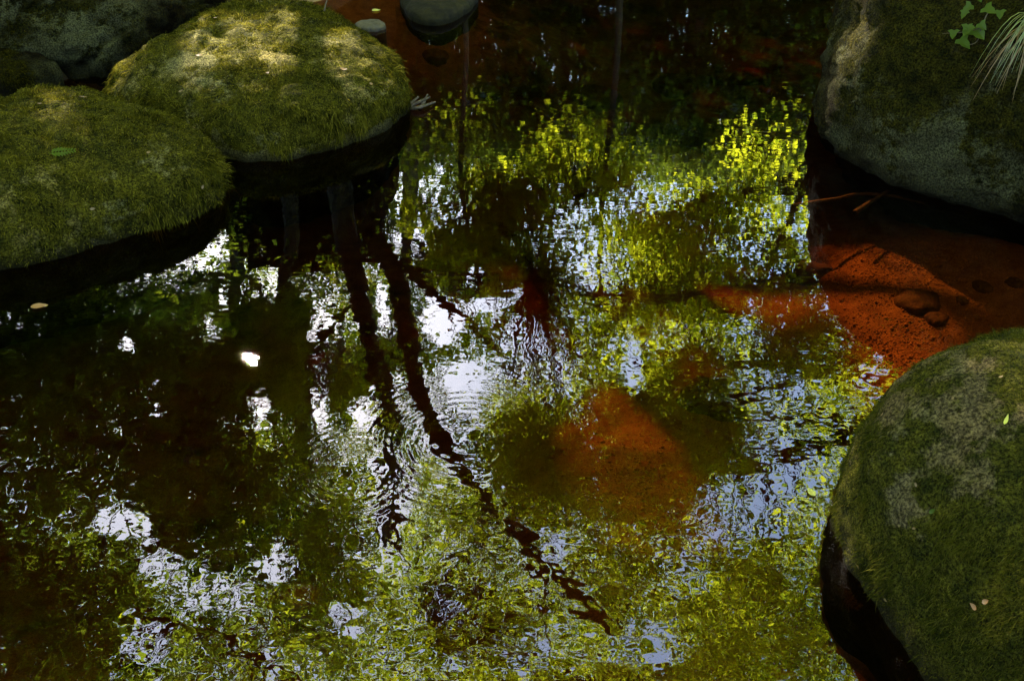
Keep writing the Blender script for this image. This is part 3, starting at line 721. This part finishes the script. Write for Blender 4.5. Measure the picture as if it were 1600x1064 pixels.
tree('tall broadleaf tree added out of view on the near bank, its high flat crown for shade', [(0.9, -2.6, 0.3), (0.8, -2.4, 3.0), (0.4, -1.6, 6.0), (0.0, -0.6, 8.6)], 0.26, 0.06,
     [((0.2, 0.2, 9.0), (4.6, 3.0, 1.6), 1700), ((-3.4, -1.6, 7.0), (2.6, 2.2, 1.8), 600), ((4.2, -1.6, 7.0), (2.4, 2.2, 1.8), 600)], auto=14, size=0.11, mat='leaf_mid', sub=0, shaped=False, spread=0.3)  # not mirrored in view, added to shade the boulders from above and behind
def copy_tree(src, loc, rz, s, label):
    r = src.copy(); COL.objects.link(r); r.location = loc; r.rotation_euler = (0, 0, rz); r.scale = (s, s, s); r['label'] = label
    for ch in src.children:
        c = ch.copy(); COL.objects.link(c); c.parent = r
    return r
# backdrop woodland behind the far bank: big dark trees
wood = 'tall dark woodland tree standing in the wood beyond the far bank'
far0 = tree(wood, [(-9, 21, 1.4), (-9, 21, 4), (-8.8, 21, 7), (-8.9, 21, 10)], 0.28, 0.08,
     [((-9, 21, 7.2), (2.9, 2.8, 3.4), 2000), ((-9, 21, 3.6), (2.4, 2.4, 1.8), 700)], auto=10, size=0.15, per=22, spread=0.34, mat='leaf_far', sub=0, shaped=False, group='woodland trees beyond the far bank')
k = 0
for x, y, rz, s in [(-5.6, 19.5, .8, .95), (-2.2, 22, 2.1, 1.0), (1.2, 20, 3.3, .9), (4.4, 22.5, 4.4, 1.0), (7.2, 19, 5.1, .95), (10.5, 21, .3, 1.05), (-12.5, 18, 1.4, 1.0), (13.5, 17.5, 2.6, 1.0),
                    (-14.5, 12, .5, .95), (14.5, 12, 1.9, 1.0), (-13, 6, 2.8, .9), (13, 5, 3.9, .95), (9.5, 10, 5.3, .75), (-10, 10.5, 4.1, .8),
                    (-4.6, 14.6, .4, .62), (-1.4, 15.2, 1.7, .60), (0.9, 14.4, 2.9, .58), (2.9, 15.3, 4.0, .62), (5.2, 14.5, 5.0, .6), (7.6, 14.8, 1.1, .66), (-7.4, 14.2, 3.6, .7),
                    (-0.2, 18.4, .2, .8), (3.4, 18.2, 2.2, .8), (-3.4, 18.0, 5.6, .8), (6.2, 17.2, 3.1, .8)]:
    copy_tree(far0, (x, y, float(height(np.array([[x, y]]))[0]) - .05), rz, s, wood)
wood2 = 'tall dark woodland tree standing in the wood behind the near bank'
for x, y, rz, s in [(-9, -3, .8, .95), (-4.5, -6, 2.1, 1.0), (0.5, -5.2, 3.3, 1.0), (5.5, -5.5, 4.4, 1.0), (9.5, -2.5, 5.1, .95)]:
    copy_tree(far0, (x, y, float(height(np.array([[x, y]]))[0]) - .05), rz, s, wood2)['group'] = 'woodland trees behind the near bank'

# ------------------------------------------------------------------ small things
def px_of(v):
    y = v[:, 1]; z = v[:, 2] - CAM_H
    d = y * CP - z * SP; u = y * SP + z * CP
    return 800 + F_PX * v[:, 0] / d, 532 - F_PX * u / d, d
def on_boulder(px, py, surf):
    v, f, nf = surf
    a, b, d = px_of(v)
    q = np.hypot(a - px, b - py) + np.where(v[:, 2] > 0, 0, 1e4)
    near = np.where(q < max(7, q.min() * 1.5))[0]
    i = near[np.argmin(d[near])]
    return v[i], nf[i]
def frame(n, up):
    n = n / np.linalg.norm(n); t = up - n * (up @ n); t /= np.linalg.norm(t) + 1e-9
    return n, t, np.cross(n, t)
def stone(label, par, mat, group=None, seed=50, amp=0.012, nu=34, nt=64, name='stone'):
    v, f, nf = dome(seed=seed, amp=amp, nu=nu, nt=nt, **par)
    tri = v[f[:, :3]]; fn = np.cross(tri[:, 1] - tri[:, 0], tri[:, 2] - tri[:, 0])
    if (fn * nf[f[:, 0]]).sum(1).mean() < 0: f = f[:, ::-1]
    c = np.array([par['c'][0], par['c'][1], v[:, 2].min()])
    return tag(link(name, mesh_np(name, v - c, f, True), mat, loc=tuple(c)), label, 'stone', group)
stone('smooth wet grey-green stone standing out of the shallow head of the pool', FIT['S'], M['stone_wet'], seed=51)
c = on_plane(580, 43); stone('small flat pale grey stone at the foot of the domed boulder', dict(c=(c[0], c[1]), h=0.03, z0=0.008, a=0.6, b=0.8, bottom=0.25, R=rnd(NC, 0.085, .12, 3)), M['stone_grey'], seed=52, amp=0.005)
rs = np.random.default_rng(8)
for k, (px, py, r) in enumerate([(1440, 475, .085), (1545, 570, .09), (1275, 395, .10), (1580, 455, .05), (1530, 460, .035), (1465, 500, .04), (1500, 478, .03),
                                 (1130, 560, .14), (820, 170, .12), (930, 90, .15), (760, 110, .10), (1060, 70, .16), (680, 95, .09), (700, 190, .11), (1180, 60, .14)]):
    c = on_plane(px, py, -.18); zb = float(height(c[None, :2])[0])
    v, f, nf = dome(c=(0, 0), h=r * .55, z0=0.0, a=.7, b=.8, bottom=.06, R=rnd(NC, r, .16, 100 + k), nu=26, nt=48, amp=.012, seed=60 + k)
    tag(link('stone', mesh_np('stone', v, f[:, ::-1], True), M['stone_bed'], loc=(c[0], c[1], zb - r * .22)), 'brown rounded stone lying on the bed under the water', 'stone', 'stones on the stream bed')
# gravel on the shallow sand
ng = 9000
gp = []
for px, py, rx, ry, n in [(1430, 420, .42, .32, 4500), (1410, 545, .25, .2, 2000), (1000, 760, .3, .4, 2500)]:
    c = on_plane(px, py, -.2); gp.append(np.column_stack([rs.normal(c[0], rx * .6, n), rs.normal(c[1], ry * .6, n)]))
gp = np.vstack(gp); n = len(gp)
zc = height(gp)
base = np.array([(1, 0, 0), (-1, 0, 0), (0, 1, 0), (0, -1, 0), (0, 0, 1), (0, 0, -1)], float)
fo = np.array([(0, 2, 4), (2, 1, 4), (1, 3, 4), (3, 0, 4), (2, 0, 5), (1, 2, 5), (3, 1, 5), (0, 3, 5)])
sz = rs.uniform(.002, .005, n) * np.where(rs.random(n) < .06, 2.0, 1)
V = base[None] * (sz[:, None, None] * rs.uniform(.6, 1.3, (n, 6, 1))); V[..., 2] *= .7
a = rs.uniform(0, 6.28, n); ca, sa = np.cos(a)[:, None], np.sin(a)[:, None]
V = np.stack([V[..., 0] * ca - V[..., 1] * sa, V[..., 0] * sa + V[..., 1] * ca, V[..., 2]], -1)
V += np.column_stack([gp, zc + sz * .3])[:, None]
tag(link('gravel', mesh_np('gravel', V.reshape(-1, 3), (np.arange(n)[:, None, None] * 6 + fo[None]).reshape(-1, 3), True), M['gravel'], parent=bed), kind='stuff')
# sunken sticks
def stick(label, pts, r0, r1, name='stick', cat='stick', mat='twig', group=None):
    pts = smooth_line(pts, 26); b = pts[0].copy()
    pts = pts + np.column_stack([fbm(pts * 9, 1.0, 2, 4) * .006, fbm(pts * 9, 1.0, 2, 5) * .006, np.zeros(len(pts))])
    return tag(link(name, Tubes().add(pts - b, r0, r1, 7, .15).mesh(name), M[mat], loc=tuple(b)), label, cat, group)
stick('long dark sunken stick curving along the foot of the tall dark boulder', [on_plane(x, y, -.07) for x, y in ((1238, 322), (1300, 312), (1360, 303), (1450, 318), (1560, 345))], .009, .005)
stick('pale brown sunken stick slanting across the shallow sand', [on_plane(x, y, -.06) for x, y in ((1335, 332), (1375, 307), (1412, 285))], .010, .006)
stick('thin curled dry twig on the crest of the domed boulder', [on_boulder(505, 14, s2)[0] + np.array([0, 0, .01]), on_boulder(508, 12, s2)[0] + np.array([.0, .03, .05]), on_boulder(508, 12, s2)[0] + np.array([.03, .05, .09])], .004, .002)
# driftwood snagged beside the domed boulder
b = on_plane(655, 165); dw = tag(empty('driftwood', tuple(b)), 'small snag of grey driftwood roots floating beside the domed boulder', 'driftwood')
for (x0, y0, z0), (x1, y1, z1), (x2, y2, z2) in [((630, 172, 0), (650, 162, .03), (672, 152, .05)), ((640, 170, 0), (655, 168, .02), (680, 160, .01)), ((655, 172, -.01), (662, 160, .03), (668, 148, .045)), ((632, 165, .01), (644, 160, .03), (654, 152, .04))]:
    link('root', Tubes().add(smooth_line([on_plane(x0, y0, z0), on_plane(x1, y1, z1), on_plane(x2, y2, z2)], 14) - b, .011, .004, 7, .2).mesh('root'), M['twig'], dw)

# ---- leaves
def blade_mesh(name, pts, wid, nrm, ctr):
    """strip along pts with half-widths wid, slightly folded"""
    pts = np.asarray(pts); tg = np.gradient(pts, axis=0); sd = np.cross(tg, nrm); sd /= np.linalg.norm(sd, axis=1)[:, None] + 1e-9
    w = np.asarray(wid)[:, None]; up = np.asarray(nrm) / np.linalg.norm(nrm)
    V = np.concatenate([pts + sd * w + up * w * .25, pts, pts - sd * w + up * w * .25]); n = len(pts)
    f = np.vstack([[(i, i + 1, n + i + 1, n + i), (n + i, n + i + 1, 2 * n + i + 1, 2 * n + i)] for i in range(n - 1)]).reshape(-1, 4)
    return mesh_np(name, V - ctr, f, True)
def leaf_profile(n=8): 
    t = np.linspace(0, 1, n); return np.sin(np.pi * t ** .8) ** .8 * (1 - .2 * t)
def fallen(label, px, py, surf, L, ang, mat, group=None, wide=.3):
    if surf is None: p, nn = on_plane(px, py) + np.array([0, 0, .003]), np.array([0, 0, 1.])
    else: p, nn = on_boulder(px, py, surf); p = p + nn * .008
    n, t, b = frame(nn, np.array([math.cos(ang), math.sin(ang), 0]))
    q = np.linspace(0, 1, 8)
    pts = p + t * (q - .5)[:, None] * L + n * (.18 * L * (2 * q - 1) ** 2)[:, None] * (0.2 if surf is None else .6)
    return tag(link('fallen_leaf', blade_mesh('fallen_leaf', pts, leaf_profile() * L * wide + .0003, n, p), M[mat], loc=tuple(p)), label, 'leaf', group)
fallen('round yellow leaf floating by the wet grey-green stone', 588, 18, None, .055, .3, 'yellow_leaf', wide=.42)
fallen('yellow leaf floating against the grey-green boulder', 1267, 770, None, .035, 1.9, 'yellow_leaf', wide=.34)
fallen('tiny yellow leaf floating by the shaded low boulder', 62, 480, None, .06, .2, 'brown_leaf', wide=.3)
fallen('fresh green leaf on the bare middle of the grey-green boulder', 1459, 803, s4, .018, .2, 'leaf_ivy')
fallen('pale green sprig leaf near the crest of the grey-green boulder', 1568, 659, s4, .03, .9, 'yellow_leaf', wide=.14)
for px, py, L, a in [(1548, 941, .018, .2), (1521, 945, .02, 2.0)]:
    fallen('reddish brown leaf scrap low on the grey-green boulder', px, py, s4, L, a, 'brown_leaf', 'brown leaf scraps low on the grey-green boulder')
for px, py, L, a in [(1380, 650, .012, .4), (1429, 758, .012, 1.2), (1433, 829, .01, .1), (1348, 884, .01, .6), (1389, 938, .012, .2), (1490, 620, .01, 1.), (1560, 590, .012, .3)]:
    fallen('straw-coloured speck of leaf caught in the moss of the grey-green boulder', px, py, s4, L, a, 'straw', 'leaf specks on the grey-green boulder')
for px, py, L, a in [(131, 149, .035, .2), (60, 160, .02, .6), (305, 192, .02, 0), (230, 235, .02, 1.), (320, 290, .02, 2.), (150, 330, .02, .4)]:
    fallen('dry pale leaf scrap lying on the low broad boulder', px, py, s1, L, a, 'straw', 'leaf scraps on the low broad boulder')
for px, py, L, a in [(335, 25, .03, .3), (478, 25, .02, 1.), (310, 83, .035, .1), (280, 140, .02, .5), (540, 105, .035, .2), (420, 112, .02, .9), (585, 130, .02, .4)]:
    fallen('dry pale leaf scrap lying on the domed boulder', px, py, s2, L, a, 'straw', 'leaf scraps on the domed boulder')
# fern sprig on the low boulder
p, nn = on_boulder(95, 237, s1); n, t, b = frame(nn, np.array([1., .35, 0]))
fern = tag(empty('fern_sprig', tuple(p)), 'bright green fern sprig lying on the low broad boulder', 'fern')
q = np.linspace(-.5, .5, 9); sp_ = p + t * (q * .09)[:, None] + n * .014
link('stem', Tubes().add(sp_ - p, .0016, .0008, 5).mesh('stem'), M['leaf_ivy'], fern)
for i in range(1, 9):
    for sgn in (-1, 1):
        L = .034 * (1 - .65 * abs(i - 2.5) / 6.5); d = b * sgn + t * .55; d /= np.linalg.norm(d)
        pts = sp_[i] + d * (np.linspace(0, 1, 5) * L)[:, None] + n * .003
        link('leaflet', blade_mesh('leaflet', pts, leaf_profile(5) * L * .2 + .0004, n, p), M['leaf_ivy'], fern)
# ivy on the tall dark boulder
ivy_px = [(1542, 14, 1.1), (1523, 13, .9), (1533, 3, .9), (1517, 48, 1.), (1528, 43, .8), (1512, 59, .8), (1526, 60, 1.3), (1509, 73, 1.2), (1486, 51, .8), (1552, 26, .8), (1507, 22, .7)]
p0, n0 = on_boulder(1530, 30, s3)
ivy = tag(empty('ivy', tuple(p0)), 'ivy sprig of lobed green leaves creeping on the tall dark boulder', 'plant')
path = [on_boulder(x, y, s3)[0] + on_boulder(x, y, s3)[1] * .012 for x, y in ((1550, 5), (1538, 22), (1525, 40), (1516, 60), (1508, 74))]
link('stem', Tubes().add(smooth_line(path, 24) - p0, .003, .0015, 5).mesh('stem'), M['twig'], ivy)
path = [on_boulder(x, y, s3)[0] + on_boulder(x, y, s3)[1] * .012 for x, y in ((1525, 40), (1505, 45), (1480, 52), (1473, 58))]
link('stem', Tubes().add(smooth_line(path, 16) - p0, .002, .001, 5).mesh('stem'), M['twig'], ivy)
lob = np.array([(0, 0), (.30, -.08), (.62, .12), (.34, .34), (.30, .62), (0, 1.05), (-.30, .62), (-.34, .34), (-.62, .12), (-.30, -.08)])
for x, y, k in ivy_px:
    p, nn = on_boulder(x, y, s3)
    nn = nn + np.array([rs.normal(0, .25), rs.normal(-.2, .25), .55]); n, t, b = frame(nn, np.array([rs.normal(0, .5), rs.normal(-.3, .3), -1.]))
    S = .046 * k
    V = p + nn / np.linalg.norm(nn) * .022 + (lob[:, :1] * b + (lob[:, 1:] - .4) * t) * S + n * (np.abs(lob[:, :1]) * S * .22)
    ctrv = p + n * .020
    V = np.vstack([V, ctrv + t * .1 * S]); m = len(lob)
    link('leaf', mesh_np('leaf', V - p0, np.array([(i, (i + 1) % m, m) for i in range(m)])), M['leaf_ivy'], ivy)
# grass tuft
p, nn = on_boulder(1592, 30, s3)
p = p + np.array([0.06, 0, 0])
tuft = tag(empty('grass_tuft', tuple(p)), 'arching tuft of green and straw grass hanging off the tall dark boulder', 'grass')
for i in range(64):
    dead = i >= 36
    az = rs.normal(math.radians(205 if not dead else 225), .55); L = rs.uniform(.16, .34) if not dead else rs.uniform(.2, .38)
    o = p + np.array([rs.normal(0, .022), rs.normal(0, .022), rs.normal(0.0, .015) - (.03 if dead else 0)])
    h = np.array([math.cos(az), math.sin(az), 0]); u = np.linspace(0, 1, 9)
    rise = rs.uniform(.35, .9) if not dead else rs.uniform(-.1, .35)
    pts = o + h * (u * L * .62)[:, None] + np.array([0, 0, 1.]) * (L * (rise * u - (rise + rs.uniform(.35, .8)) * u ** 2.1))[:, None]
    w = rs.uniform(.0022, .0042) * (1 - u ** 1.6) + .0003
    link('blade', blade_mesh('blade', pts, w, np.array([h[0] * .3, h[1] * .3, 1]), p), M['straw' if dead else 'blade'], tuft)
